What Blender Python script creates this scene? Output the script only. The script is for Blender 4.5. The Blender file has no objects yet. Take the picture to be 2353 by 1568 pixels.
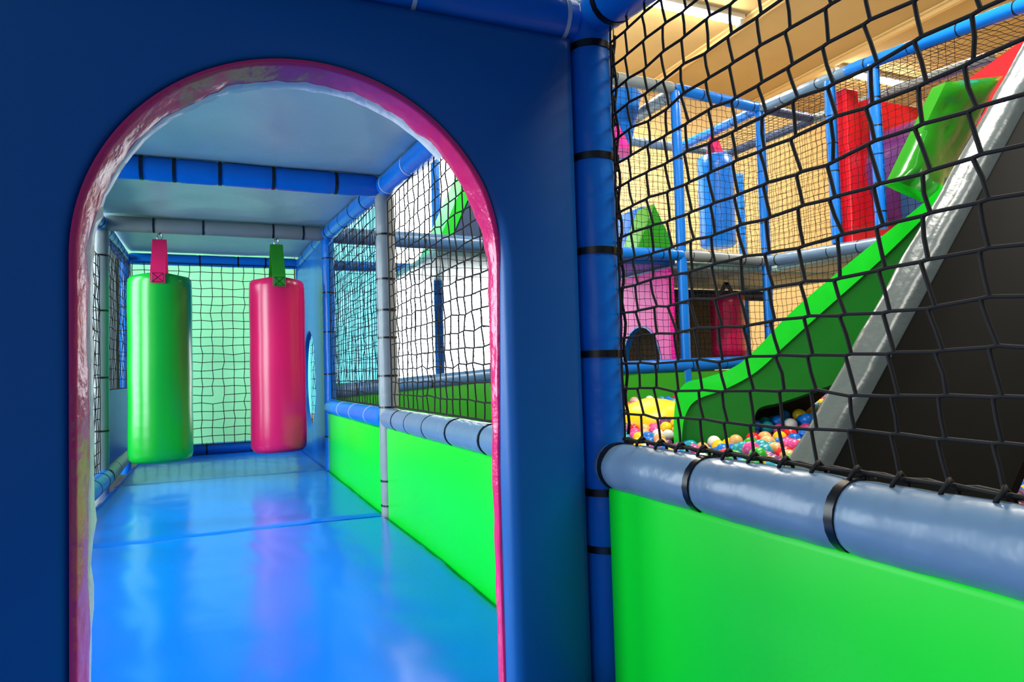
import bpy, bmesh, math, random
from mathutils import Vector, Matrix, noise
random.seed(7)
SC = bpy.context.scene
COL = SC.collection
PI = math.pi

# ------------------------------------------------------------------ camera, world, light, exposure
YAW, PITCH, ROLL, FPX = 0.41017, 0.04381, -0.02976, 1577.47
CAM = Vector((-0.6216, -1.0253, 0.5357))
fw = Vector((math.sin(YAW)*math.cos(PITCH), math.cos(YAW)*math.cos(PITCH), math.sin(PITCH)))
r0 = Vector((math.cos(YAW), -math.sin(YAW), 0)); u0 = r0.cross(fw)
rt = r0*math.cos(ROLL) + u0*math.sin(ROLL); up = u0*math.cos(ROLL) - r0*math.sin(ROLL)
cd = bpy.data.cameras.new('camera'); cam = bpy.data.objects.new('camera', cd); COL.objects.link(cam)
cd.sensor_width = 36; cd.sensor_fit = 'HORIZONTAL'; cd.lens = FPX/2353*36; cd.clip_start = 0.02
M = Matrix((rt, up, -fw)).transposed().to_4x4(); M.translation = CAM
cam.matrix_world = M
SC.camera = cam

world = bpy.data.worlds.new('world'); SC.world = world; world.use_nodes = True
bg = world.node_tree.nodes['Background']
bg.inputs[0].default_value = (0.80, 0.92, 1.0, 1); bg.inputs[1].default_value = 0.17
SC.view_settings.view_transform = 'Standard'; SC.view_settings.look = 'None'
SC.view_settings.gamma = 1; SC.view_settings.use_curve_mapping = False
SC.view_settings.exposure = 0.0

def area_light(name, loc, rot, sx, sy, power, color):
    l = bpy.data.lights.new(name, 'AREA'); l.shape = 'RECTANGLE'; l.size = sx; l.size_y = sy
    l.energy = power; l.color = color
    o = bpy.data.objects.new(name, l); o.location = loc; o.rotation_euler = rot; COL.objects.link(o)
    return o
# added fill lights at ceiling height, standing in for unseen hall lamps
area_light('ceiling_fill_light', (2.2, 0.9, 3.65), (0, 0, 0), 1.3, .25, 140, (1, .94, .84))
area_light('ceiling_fill_light', (5.0, 2.6, 3.65), (0, 0, 0), 1.3, .25, 165, (1, .93, .80))
area_light('ceiling_fill_light', (2.6, 4.3, 3.65), (0, 0, 0), 1.3, .25, 125, (1, .93, .82))
area_light('ceiling_fill_light', (1.7, -1.9, 3.65), (0, 0, 0), 2.4, 1.3, 150, (1, .95, .86))  # added behind the camera to brighten the green slide
# daylight from the glazed front of the hall, to the left of the play frame
area_light('daylight', (-3.3, .80, 1.5), (0, math.radians(-90), 0), 2.6, 1.5, 220, (.80, .93, 1))
area_light('daylight', (-3.3, 3.0, 1.5), (0, math.radians(-90), 0), 2.6, 1.3, 160, (.80, .93, 1))
area_light('daylight', (-3.0, -2.6, 1.25), (0, math.radians(-90), math.radians(38)), 1.8, 2.2, 10, (.85, .95, 1))

# ------------------------------------------------------------------ materials
def lin(c):
    out = []
    for v in c[:3]:
        v /= 255.0
        out.append(v/12.92 if v <= 0.04045 else ((v+0.055)/1.055)**2.4)
    return (*out, 1)

def material(name, rgb, rough=.35, spec=.5, bump=0.0, scale=6.0, detail=3, var=0.0, coat=0.0, emit=None, emit_s=0, stretch=None):
    m = bpy.data.materials.new(name); m.use_nodes = True
    nt = m.node_tree; b = nt.nodes['Principled BSDF']
    b.inputs['Base Color'].default_value = lin(rgb)
    b.inputs['Roughness'].default_value = rough
    b.inputs['Specular IOR Level'].default_value = spec
    b.inputs['Coat Weight'].default_value = coat
    b.inputs['Coat Roughness'].default_value = .12
    tc = nt.nodes.new('ShaderNodeTexCoord')
    src = tc.outputs['Object']
    if stretch:
        mp = nt.nodes.new('ShaderNodeMapping'); mp.inputs['Scale'].default_value = stretch
        nt.links.new(src, mp.inputs[0]); src = mp.outputs[0]
    if bump or var:
        n = nt.nodes.new('ShaderNodeTexNoise'); n.inputs['Scale'].default_value = scale; n.inputs['Detail'].default_value = detail
        nt.links.new(src, n.inputs['Vector'])
    if bump:
        bp = nt.nodes.new('ShaderNodeBump'); bp.inputs['Strength'].default_value = bump; bp.inputs['Distance'].default_value = .02
        nt.links.new(n.outputs[0], bp.inputs['Height']); nt.links.new(bp.outputs[0], b.inputs['Normal'])
        if coat: nt.links.new(bp.outputs[0], b.inputs['Coat Normal'])
    if var:
        mx = nt.nodes.new('ShaderNodeMix'); mx.data_type = 'RGBA'
        c = lin(rgb)
        mx.inputs[6].default_value = tuple(x*(1-var) for x in c[:3]) + (1,)
        mx.inputs[7].default_value = tuple(min(1, x*(1+var)) for x in c[:3]) + (1,)
        nt.links.new(n.outputs[0], mx.inputs[0]); nt.links.new(mx.outputs[2], b.inputs['Base Color'])
    if emit:
        b.inputs['Emission Color'].default_value = (*emit, 1); b.inputs['Emission Strength'].default_value = emit_s
    return m

BLUE = material('blue_vinyl', (6, 110, 206), .30, .34, .25, 9, 4)
BLUE2 = material('panel_blue_vinyl', (3, 92, 165), .42, .4, .10, 5, 3)
MATBLUE = material('mat_blue_vinyl', (0, 118, 235), .2, .35, .10, 4.5, 2)
GREY = material('grey_vinyl', (100, 126, 152), .30, .5, .22, 10, 4)
STEELB = material('steel_blue_vinyl', (72, 118, 165), .3, .5, .2, 10, 4)
GREYD = material('weathered_grey_vinyl', (122, 132, 134), .38, .5, .22, 10, 4)
GREEN = material('green_vinyl', (0, 208, 40), .36, .3, .05, 5, 2)
BAGGREEN = material('bag_green_vinyl', (14, 168, 48), .24, .5, .05, 6, 2)
BAGPINK = material('bag_pink_vinyl', (214, 22, 92), .26, .5, .05, 6, 2)
PINK = material('pink_vinyl', (226, 30, 110), .22, .6, .25, 22, 4)
HOTPINK = material('hot_pink_vinyl', (255, 44, 165), .34, .3, .05, 5, 2)
PADW = material('pale_vinyl', (158, 196, 194), .40, .5, .35, 5, 4, .08)
ROPE = material('black_rope', (17, 15, 15), .75, .3)
ROPEF = material('dark_rope', (28, 22, 18), .8, .2)
TIE = material('black_nylon', (12, 13, 15), .3, .5)
TIEW = material('clear_nylon', (190, 205, 215), .3, .5)
SLIDEG = material('slide_green_plastic', (22, 222, 38), .20, .5, .05, 14, 4, .12, coat=.4)
SLIDEGSH = material('slide_green_shaded', (12, 120, 25), .45, .4, .1, 8, 3, .1)  # slide green with shade painted in, for the recessed side walls
BROWN = material('rough_brown_board', (62, 50, 40), .8, .2, .3, 30, 4, .2)
BLACKV = material('black_vinyl', (9, 9, 8), .62, .04, .12, 3, 3)
BOLST = material('silver_grey_vinyl', (82, 93, 97), .28, .5, .4, 9, 4)
RED = material('red_vinyl', (236, 22, 34), .32, .5, .05, 5, 2)
PURPLE = material('purple_plastic', (105, 55, 125), .22, .5, 0, coat=.4)
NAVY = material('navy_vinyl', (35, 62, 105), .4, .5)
YELLOW = material('yellow_vinyl', (250, 205, 20), .35, .5)
DGREEN = material('leaf_green_vinyl', (40, 150, 25), .35, .5, .05, 5, 2)
WALL = material('tan_wall_paint', (240, 208, 150), .8, .2, .1, 20, 4, .06)
CEIL = material('tan_ceiling_paint', (196, 164, 110), .75, .2, .12, 3, 5, .08)
RIB = material('ceiling_rib_paint', (228, 192, 130), .7, .2)
MINT = material('mint_wall_paint', (140, 228, 178), .7, .3, .05, 8, 3, .06)
GREYWALL = material('grey_wall_paint', (96, 112, 118), .8, .2)
FLOOR = material('hall_floor', (70, 66, 60), .6, .3, .1, 20, 4, .15)
METAL = material('steel', (150, 155, 160), .25, .5); METAL.node_tree.nodes['Principled BSDF'].inputs['Metallic'].default_value = 1
WHITEP = material('white_paint', (225, 228, 225), .5, .4)
LAMP = material('lamp_tube', (255, 250, 235), .5, .2, emit=(1, .92, .74), emit_s=70)
SKYW = material('daylit_glass', (235, 245, 250), .2, .4, emit=(.93, .98, 1), emit_s=5.5)
SKYC = material('tinted_glass', (120, 220, 240), .2, .4, emit=(.13, .66, .86), emit_s=1.15)

# ------------------------------------------------------------------ builders
def origin_of(bm):
    xs = [v.co for v in bm.verts]
    lo = Vector((min(v.x for v in xs), min(v.y for v in xs), min(v.z for v in xs)))
    hi = Vector((max(v.x for v in xs), max(v.y for v in xs), max(v.z for v in xs)))
    return Vector(((lo.x+hi.x)/2, (lo.y+hi.y)/2, lo.z))

def obj(name, bm, mat, parent=None, smooth=True, angle=40):
    """One mesh object from world-space geometry."""
    if parent is None: org = origin_of(bm)
    else:
        org = parent.location.copy(); p = parent.parent
        while p is not None: org += p.location; p = p.parent
    for v in bm.verts: v.co -= org
    bmesh.ops.recalc_face_normals(bm, faces=bm.faces[:])
    me = bpy.data.meshes.new(name); bm.to_mesh(me); bm.free()
    me.materials.append(mat)
    if smooth:
        me.shade_smooth()
        if angle: me.set_sharp_from_angle(angle=math.radians(angle))
    o = bpy.data.objects.new(name, me); COL.objects.link(o)
    if parent is None: o.location = org
    else: o.parent = parent
    return o

GROUPS = {'post': 'padded posts of the play frame', 'padded tube': 'padded tubes of the play frame', 'rail': 'padded rails over the green panels',
          'beam': 'cross beams under the tunnel ceiling', 'net': 'rope nets of the play frame', 'floor mat': 'blue floor mats in the tunnel', 'ceiling pad': 'pale ceiling pads of the tunnel',
          'hanging bag': 'hanging padded bags', 'ceiling light': 'fluorescent strip lights', 'deck': 'padded decks of the far frame'}
def tag(o, label, cat=None, group=None, kind=None):
    if label: o['label'] = label
    if cat: o['category'] = cat
    group = group or GROUPS.get(cat)
    if group: o['group'] = group
    if kind: o['kind'] = kind
    return o

def thing(name, label, cat, loc, group=None):
    o = bpy.data.objects.new(name, None); COL.objects.link(o); o.location = loc
    o.empty_display_size = .1
    return tag(o, label, cat, group)

def hexa(bm, c, bevel=0, seg=3):
    """slab from 8 corners: bottom ring then top ring"""
    vs = [bm.verts.new(p) for p in c]
    fs = [bm.faces.new([vs[i] for i in f]) for f in ((0,3,2,1),(4,5,6,7),(0,1,5,4),(1,2,6,5),(2,3,7,6),(3,0,4,7))]
    if bevel:
        es = list({e for f in fs for e in f.edges})
        bmesh.ops.bevel(bm, geom=es, offset=bevel, segments=seg, profile=.5, affect='EDGES')
    return bm

def box(lo, hi, bevel=0, seg=3, bm=None):
    bm = bm or bmesh.new()
    x0,y0,z0 = lo; x1,y1,z1 = hi
    return hexa(bm, [(x0,y0,z0),(x1,y0,z0),(x1,y1,z0),(x0,y1,z0),(x0,y0,z1),(x1,y0,z1),(x1,y1,z1),(x0,y1,z1)], bevel, seg)

def frame_for(d):
    d = d.normalized()
    a = Vector((0,0,1)) if abs(d.z) < .9 else Vector((0,1,0))
    u = d.cross(a).normalized(); v = u.cross(d).normalized()
    return u, v

def polytube(bm, pts, r, sides=5, nrm=None, caps=True):
    """tube through points, frame kept by a fixed normal"""
    n = len(pts); rings = []
    for i, p in enumerate(pts):
        t = (pts[min(i+1, n-1)] - pts[max(i-1, 0)])
        if t.length < 1e-9: t = Vector((0,0,1))
        t.normalize()
        if nrm is None: a, b = frame_for(t)
        else:
            b = t.cross(nrm)
            if b.length < 1e-6: a, b = frame_for(t)
            else: b.normalize(); a = b.cross(t)
        rings.append([bm.verts.new(p + (a*math.cos(2*PI*k/sides) + b*math.sin(2*PI*k/sides))*r) for k in range(sides)])
    for i in range(n-1):
        for k in range(sides):
            k2 = (k+1) % sides
            bm.faces.new((rings[i][k], rings[i][k2], rings[i+1][k2], rings[i+1][k]))
    if caps and sides > 2:
        bm.faces.new(rings[0][::-1]); bm.faces.new(rings[-1])

def band(bm, c, d, r, w=.007, th=.0022, seg=24, head=None):
    """a strap ring round axis d at c; head = angle of its locking block"""
    d = d.normalized(); u, v = frame_for(d)
    prof = [(-w/2, -.001), (w/2, -.001), (w/2, th), (-w/2, th)]
    rings = []
    for k in range(seg):
        a = 2*PI*k/seg; rad = u*math.cos(a) + v*math.sin(a)
        rings.append([bm.verts.new(c + d*q[0] + rad*(r+q[1])) for q in prof])
    for k in range(seg):
        for j in range(4):
            bm.faces.new((rings[k][j], rings[k][(j+1)%4], rings[(k+1)%seg][(j+1)%4], rings[(k+1)%seg][j]))
    if head is not None:
        hd = Vector(head); hd = (hd - d*hd.dot(d)).normalized(); tn = d.cross(hd)
        h = c + hd*(r+.004)
        q = [h + d*a*.007 + tn*b*.006 + hd*e*.005 for e in (-1,1) for a, b in ((-1,-1),(1,-1),(1,1),(-1,1))]
        hexa(bm, q, .001, 1)

def padded(name, label, p0, p1, r, mat, ties=(), tie_mat=None, head=None, cat='padded tube', sag=0, wrinkle=.0012, seg=20, group=None, tie_w=.007, step=.02):
    """foam padded tube in vinyl with strap rings as parts"""
    p0 = Vector(p0); p1 = Vector(p1); ax = p1-p0; L = ax.length; d = ax/L; u, v = frame_for(d)
    n = max(6, int(L/step)); bm = bmesh.new(); rings = []
    ph = random.random()*100
    def rad(t, a):
        rr = r
        for f in ties: rr -= .0032*math.exp(-((t-f)*L/.010)**2)
        q = noise.noise(Vector((t*L*28+ph, math.cos(a)*1.3, math.sin(a)*1.3)))
        q2 = noise.noise(Vector((t*L*5+ph, math.cos(a)*.6, math.sin(a)*.6)))
        return rr + q*wrinkle + q2*wrinkle*1.2
    for i in range(n+1):
        t = i/n; c = p0 + ax*t - Vector((0,0,1))*sag*4*t*(1-t)
        sc = .9 if i in (0, n) else 1
        rings.append([bm.verts.new(c + (u*math.cos(2*PI*k/seg) + v*math.sin(2*PI*k/seg))*rad(t, 2*PI*k/seg)*sc) for k in range(seg)])
    for i in range(n):
        for k in range(seg):
            k2 = (k+1) % seg
            bm.faces.new((rings[i][k], rings[i][k2], rings[i+1][k2], rings[i+1][k]))
    bm.faces.new(rings[0][::-1]); bm.faces.new(rings[-1])
    o = tag(obj(name, bm, mat, angle=60), label, cat, group)
    for f in ties:
        b2 = bmesh.new(); c = p0 + ax*f - Vector((0,0,1))*sag*4*f*(1-f)
        band(b2, c, d, r-.002, w=tie_w, head=head, seg=20)
        obj('cable_tie', b2, tie_mat or TIE, o, angle=30)
    return o

def net(name, label, O, U, V, nu, nv, r, mat, jit=.004, sides=3, hexo=0.0, border=True, skip=(), bulge=0.0, edge_r=None, cat='net', group=None, keep=None, lean=0.0):
    O = Vector(O); U = Vector(U); V = Vector(V); N = U.cross(V).normalized(); eu = U.normalized(); ev = V.normalized()
    bm = bmesh.new(); P = {}
    for i in range(nu+1):
        for j in range(nv+1):
            s, t = i/nu, j/nv
            inner = 0 < i < nu and 0 < j < nv
            k = 1 if inner else .25
            P[i, j] = O + U*s + V*t + (eu*random.gauss(0, jit) + ev*random.gauss(0, jit*.8))*k + N*(random.gauss(0, jit*.6)*k + bulge*math.sin(PI*s)*math.sin(PI*t)) \
                + eu*math.sin(j*1.7+i*.35)*jit*.9*k
    ok = lambda i, j: keep is None or keep(P[i, j])
    def put(run):
        if len(run) > 1: polytube(bm, run, r, sides, N, caps=False)
    for j in range(nv+1):
        if j in (0, nv) and not border: continue
        run = []
        for i in range(nu+1):
            if not ok(i, j) or ('r', i, j) in skip:
                put(run); run = []
                if not ok(i, j): continue
            if hexo and 0 < i < nu:
                run += [P[i, j] - eu*hexo - ev*hexo*.15, P[i, j] + eu*hexo + ev*hexo*.15]
            else: run.append(P[i, j])
        put(run)
    for i in range(nu+1):
        if hexo:
            for j in range(nv):
                if ok(i, j) and ok(i, j+1):
                    a = P[i, j] + eu*hexo*(1 if 0 < i < nu and j > 0 else 0); b = P[i, j+1] - eu*hexo*(1 if 0 < i < nu and j+1 < nv else 0)
                    m = a.lerp(b, .5) + eu*random.gauss(0, jit*.5)
                    polytube(bm, [a, m, b], r, sides, N, caps=False)
        else:
            run = []
            for j in range(nv+1):
                if not ok(i, j) or ('c', i, j) in skip:
                    put(run); run = []
                    if not ok(i, j): continue
                run.append(P[i, j])
            put(run)
    if edge_r:
        loop = [P[i, 0] for i in range(nu+1)] + [P[nu, j] for j in range(1, nv+1)] + [P[i, nv] for i in range(nu-1, -1, -1)] + [P[0, j] for j in range(nv-1, -1, -1)]
        polytube(bm, loop, edge_r, max(sides, 4), N, caps=False)
    o = obj(name, bm, mat, angle=0)
    return tag(o, label, cat, group), P

def soft(bm, amp, sc, only=None):
    for v in bm.verts:
        if only and not only(v.co): continue
        v.co += Vector((0,0,1))*noise.noise(v.co*sc)*amp
    return bm

def grid_slab(x0, x1, y0, y1, ztop, th, nx, ny, bev=.02, fn=None):
    """cushion: rounded-edge slab with a fine top; ztop(x,y)"""
    bm = bmesh.new(); T = {}; B = {}
    for i in range(nx+1):
        for j in range(ny+1):
            s, t = i/nx, j/ny
            x = x0+(x1-x0)*s; y = y0+(y1-y0)*t
            e = min(x-x0, x1-x, y-y0, y1-y)
            drop = 0 if e >= bev else bev - math.sqrt(max(0, bev*bev-(bev-e)**2))
            z = ztop(x, y)
            T[i, j] = bm.verts.new((x, y, z - drop)); B[i, j] = bm.verts.new((x, y, z - th + drop*.9))
    for i in range(nx):
        for j in range(ny):
            bm.faces.new((T[i,j], T[i+1,j], T[i+1,j+1], T[i,j+1])); bm.faces.new((B[i,j], B[i,j+1], B[i+1,j+1], B[i+1,j]))
    for i in range(nx):
        bm.faces.new((B[i,0], B[i+1,0], T[i+1,0], T[i,0])); bm.faces.new((T[i,ny], T[i+1,ny], B[i+1,ny], B[i,ny]))
    for j in range(ny):
        bm.faces.new((T[0,j], T[0,j+1], B[0,j+1], B[0,j])); bm.faces.new((B[nx,j], B[nx,j+1], T[nx,j+1], T[nx,j]))
    return bm

def spaced(a, b, n, bev):
    pass

def extrude_poly(pts, fn, d0, d1, bevel=0):
    """closed 2-D outline pts extruded from d0 to d1 through fn(u,v,d)"""
    bm = bmesh.new()
    a = [bm.verts.new(fn(u, v, d0)) for u, v in pts]; b = [bm.verts.new(fn(u, v, d1)) for u, v in pts]
    n = len(pts)
    fs = [bm.faces.new(a), bm.faces.new(b[::-1])]
    for k in range(n): bm.faces.new((a[k], b[k], b[(k+1)%n], a[(k+1)%n]))
    if bevel:
        es = list({e for f in fs for e in f.edges})
        bmesh.ops.bevel(bm, geom=es, offset=bevel, segments=2, profile=.5, affect='EDGES')
    return bm

def smooth_path(p, n=6):
    out = []
    for i in range(len(p)-1):
        a, b, c, d = p[max(i-1,0)], p[i], p[i+1], p[min(i+2, len(p)-1)]
        for k in range(n):
            t = k/n
            out.append(tuple(.5*((2*b[q]) + (-a[q]+c[q])*t + (2*a[q]-5*b[q]+4*c[q]-d[q])*t*t + (-a[q]+3*b[q]-3*c[q]+d[q])*t**3) for q in (0,1)))
    out.append(p[-1]); return out

def struct(name, bm, mat, smooth=False):
    o = obj(name, bm, mat, smooth=smooth); o['kind'] = 'structure'; return o

# ------------------------------------------------------------------ the hall
XL, XR, YB, YF, ZF, ZC = -3.6, 7.6, 5.6, -4.2, -.12, 3.8
struct('floor', box((XL, YF, ZF-.1), (XR, YB, ZF)), FLOOR)
ceil = struct('ceiling', box((XL, YF, ZC), (XR, YB+.1, ZC+.1)), CEIL)
for k, x in enumerate((-2.0, -.5, 1.0, 2.5, 4.05, 5.6, 7.1)):
    b = box((x-.03, YF, ZC-.05), (x+.03, YB, ZC), .008, 2); box((x-.075, YF, ZC-.018), (x+.075, YB, ZC), .006, 2, b)
    struct('trim_%d' % (k+1), b, RIB)
# back wall with two window openings
WX0, WX1, WXM, WZ0, WZ1 = .08, 2.42, .86, .15, 2.95
b = box((XL, YB, ZF), (WX0, YB+.1, ZC)); box((WX1, YB, ZF), (XR, YB+.1, ZC), bm=b)
box((WX0, YB, ZF), (WX1, YB+.1, WZ0), bm=b); box((WX0, YB, WZ1), (WX1, YB+.1, ZC), bm=b)
struct('wall_back', b, WALL)
struct('wall_right', box((XR, YF, ZF), (XR+.1, YB, ZC)), WALL)
b = box((XL-.1, 4.6, ZF), (XL, YB, ZC)); box((XL-.1, YF, 2.95), (XL, 4.6, ZC), bm=b); box((XL-.1, YF, ZF), (XL, 4.6, .1), bm=b)
struct('wall_left', b, GREYWALL)
struct('trim_8', box((-1.32, YB-.12, ZF), (.06, YB-.06, 2.6)), MINT)
struct('trim_9', box((XL+.02, YB-.12, ZF), (-1.36, YB-.02, 3.0)), GREYWALL)
for k, (x0, x1, mt) in enumerate(((WX0, WXM, SKYC), (WXM, WX1, SKYW))):
    w = struct('window_%d' % (k+1), box((x0, YB+.03, WZ0), (x1, YB+.05, WZ1)), mt)
    f = bmesh.new()
    for lo, hi in (((x0, YB-.01, WZ0), (x0+.02, YB+.06, WZ1)), ((x1-.02, YB-.01, WZ0), (x1, YB+.06, WZ1)), ((x0, YB-.01, WZ0), (x1, YB+.06, WZ0+.05)), ((x0, YB-.01, WZ1-.05), (x1, YB+.06, WZ1))):
        box(lo, hi, bm=f)
    obj('window_frame', f, WHITEP, w, smooth=False)
def strip_lamp(x0, x1, y, label):
    t = thing('strip_light', label, 'ceiling light', ((x0+x1)/2, y, ZC-.09))
    obj('housing', box((x0, y-.05, ZC-.05), (x1, y+.05, ZC), .006, 2), WHITEP, t)
    b = bmesh.new(); polytube(b, [Vector((x0+.04, y, ZC-.075)), Vector((x1-.04, y, ZC-.075))], .022, 10); obj('lamp_tube', b, LAMP, t)
    for x in (x0, x1-.05): obj('end_cap', box((x, y-.03, ZC-.1), (x+.05, y+.03, ZC-.045), .006, 2), WHITEP, t)
strip_lamp(2.5, 3.95, 3.86, 'near fluorescent strip light on the tan ceiling at the top edge')
strip_lamp(5.62, 6.95, 4.34, 'far fluorescent strip light behind the blue roof rail')

# ------------------------------------------------------------------ tunnel frame
R = .04
LX = -1.161; LX3 = -1.193
Y1, Y2, Y3 = 1.623, 3.085, 4.473
Z0, Z1, Z2, Z3 = 1.15, 1.275, 1.375, 1.423
ZRAIL = .371
# posts on the right-hand side
padded('padded_post', 'dark blue padded post at the right edge of the arch panel', (0.004, .027, ZF), (0.004, .027, 1.165), .040, BLUE,
       ties=(.27, .345, .53, .67, .80, .955), head=(1, -.6, 0), cat='post', tie_w=.012)
padded('padded_post', 'grey padded post in the middle of the tunnel side', (0, Y1, -.1), (0, Y1, Z1-.03), .038, GREYD, ties=(.10, .17, .38, .47, .58, .66, .75, .88), tie_mat=TIE, cat='post')
padded('padded_post', 'blue padded post between tunnel net and porthole panel', (0, Y2, -.1), (0, Y2, Z2-.03), .036, BLUE, ties=(.2, .45, .62, .78, .92), cat='post')
padded('padded_post', 'blue padded post at the far right tunnel corner', (0, Y3, -.1), (0, Y3, Z3-.03), .036, BLUE, ties=(.3, .6, .85), cat='post')
padded('padded_post', 'grey padded post on the left of the tunnel behind the arch', (LX, Y2, -.1), (LX, Y2, Z2-.03), .040, GREYD, ties=(.12, .27, .46, .70, .9), cat='post', tie_w=.009)
padded('padded_post', 'blue padded post at the far left tunnel corner beside green bag', (LX3, Y3, -.1), (LX3, Y3, Z3-.03), .036, BLUE, ties=(.25, .4, .55, .67, .78, .9), cat='post')
padded('padded_post', 'blue padded post hidden left of the arch opening', (LX, Y1, -.1), (LX, Y1, Z1-.03), .036, BLUE, ties=(.3, .6), cat='post')
# rails over the green panels
padded('padded_rail', 'grey padded rail in the right foreground over green panel', (0, -1.6, ZRAIL), (0, -.01, ZRAIL), R, GREY,
       ties=(.987, .845, .696), head=(.55, 0, 1), cat='rail', wrinkle=.0016, tie_w=.011, seg=28, step=.012)
padded('padded_rail', 'grey padded rail seen inside the tunnel through the arch', (0, .08, ZRAIL), (0, Y1, ZRAIL-.005), R, GREY, ties=(.30, .47, .62, .76, .88), cat='rail', tie_w=.006)
padded('padded_rail', 'short blue padded rail between grey and blue tunnel posts', (0, Y1+.03, ZRAIL-.005), (0, Y2-.02, ZRAIL-.012), R, BLUE, ties=(.2, .45, .7), tie_mat=TIEW, cat='rail')
# upper tubes
padded('padded_tube', 'blue padded overhead tube running over the foreground net', (0, -1.3, Z0-.12), (0, -.02, Z0+.012), .043, BLUE, ties=(.965,), tie_w=.012)
padded('padded_tube', 'blue padded overhead tube along top of the arch panel', (-1.5, .03, Z0+.012), (-.03, .03, Z0+.006), .042, BLUE, ties=(.80, .985), tie_mat=TIEW)
padded('padded_tube', 'blue padded overhead tube on the right inside the arch', (0, .09, Z0+.03), (0, Y1, Z1), .04, BLUE, ties=(.25, .52, .74, .95), tie_mat=TIEW)
padded('padded_tube', 'blue padded overhead tube on the right beyond the grey post', (0, Y1+.03, Z1+.005), (0, Y2, Z2), .04, BLUE, ties=(.2, .4, .6, .8, .93))
padded('padded_tube', 'blue padded overhead tube beside the top of porthole panel', (0, Y2+.03, Z2+.002), (0, Y3, Z3), .038, BLUE, ties=(.3, .7))
padded('padded_tube', 'blue padded overhead tube at upper left just behind the arch', (LX, .1, Z0+.02), (LX, Y1-.02, Z1-.005), .04, BLUE, ties=(.3, .6, .8))
padded('padded_tube', 'blue padded overhead tube at upper left before the grey post', (LX, Y1+.02, Z1-.003), (LX, Y2-.02, Z2-.005), .04, BLUE, ties=(.3, .6, .8, .93))
padded('padded_tube', 'tied blue padded overhead tube in far upper left corner', (LX, Y2+.03, Z2-.008), (LX3, Y3, Z3-.008), .038, BLUE, ties=(.12, .25, .38, .52, .66, .8, .92))
padded('padded_beam', 'nearest blue cross beam under the tunnel ceiling', (LX, Y1, Z1), (-.03, Y1, Z1), .042, BLUE, ties=(.28, .37, .50, .66, .86), cat='beam', tie_w=.012)
padded('padded_beam', 'grey cross beam carrying the two hanging bags', (LX+.03, Y2, Z2), (-.03, Y2, Z2), .042, GREYD, ties=(.2, .42, .75, .9), cat='beam', tie_w=.010)
padded('padded_beam', 'farthest blue cross beam over the back net', (LX3+.03, Y3, Z3-.01), (-.03, Y3, Z3-.01), .042, BLUE, ties=(.18, .4, .63, .8), cat='beam', tie_w=.010)
padded('padded_tube', 'blue padded floor tube under the back net', (LX3+.03, Y3, .035), (-.03, Y3, .035), .045, BLUE, ties=(.2, .43, .7), tie_w=.010)
padded('padded_tube', 'grey padded floor tube along the far left tunnel side', (LX+.02, Y2+.03, .05), (LX3+.02, Y3-.03, .05), .045, GREYD, ties=(.25, .75))
padded('padded_tube', 'blue padded floor tube low on the left behind the arch', (LX+.02, .12, .05), (LX+.02, Y2-.03, .05), .045, BLUE, ties=(.6, .75, .86, .95))

# soft floor
def mat_top(seed):
    def f(x, y):
        p = Vector((x*2.2+seed, y*1.4, seed)); q = Vector((x*9+seed, y*4.0, 2.0))
        return .0 + noise.noise(p)*.007 + abs(noise.noise(q))*.0035
    return f
for nm, lab, y0, y1, sd in (('floor_mat', 'near glossy blue floor mat passing under the arch', -1.7, Y1-.006, 1.0),
                            ('floor_mat', 'middle glossy blue floor mat beyond the first seam', Y1+.006, Y2-.003, 5.0),
                            ('floor_mat', 'far blue floor mat below the back net', Y2+.003, Y3-.05, 9.0)):
    ny = int((y1-y0)/.025)
    o = obj(nm, grid_slab(LX+.06, -.026, y0, y1, mat_top(sd), .1, 60, ny, .007), MATBLUE, angle=70)
    tag(o, lab, 'floor mat')
# ceiling cushions over the tunnel
def pad(lab, y0, za, y1, zb, zt, seed):
    def f(x, y):
        t = (y-y0)/(y1-y0)
        return za+(zb-za)*t + zt + abs(noise.noise(Vector((x*2.5+seed, y*2.5, 0))))*.014
    o = obj('ceiling_pad', grid_slab(LX-.02, .03, y0, y1, f, .05, 40, 44, .02), PADW, angle=70)
    tag(o, lab, 'ceiling pad')
pad('large pale vinyl ceiling pad nearest the arch top', .09, Z0+.068, Y1+.02, Z1+.040, .05, 0)
pad('middle pale vinyl ceiling pad between blue and grey beams', Y1+.03, Z1+.045, Y2+.02, Z2+.045, .05, 7)
pad('farthest pale vinyl ceiling pad between grey and last blue beam', Y2+.03, Z2+.045, Y3+.03, Z3+.04, .05, 12)

pad('unseen pale vinyl pad added over the near tunnel end for shade', -1.75, Z0+.0, -.02, Z0+.045, .05, 17)  # unseen pad added over the camera bay to keep the arch panel dark

# green infill panels
def infill(lab, y0, y1, z1, x=0.0, mt=GREEN):
    o = obj('infill_panel', box((x-.022, y0, -.1), (x+.022, y1, z1), .012, 3), mt); tag(o, lab, 'panel')
infill('bright green vinyl panel filling the lower right foreground', -1.6, -.022, ZRAIL-.03)
infill('bright green panel between arch and grey tunnel post', .085, Y1-.04, ZRAIL-.035)
infill('green panel between grey post and blue tunnel post', Y1+.04, Y2-.04, ZRAIL-.045)
o = obj('infill_panel', box((LX-.025, Y2+.05, .09), (LX+.015, Y3-.05, .5), .012, 3), BLUE2); tag(o, 'dark blue low panel on the far left tunnel side', 'panel')

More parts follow.
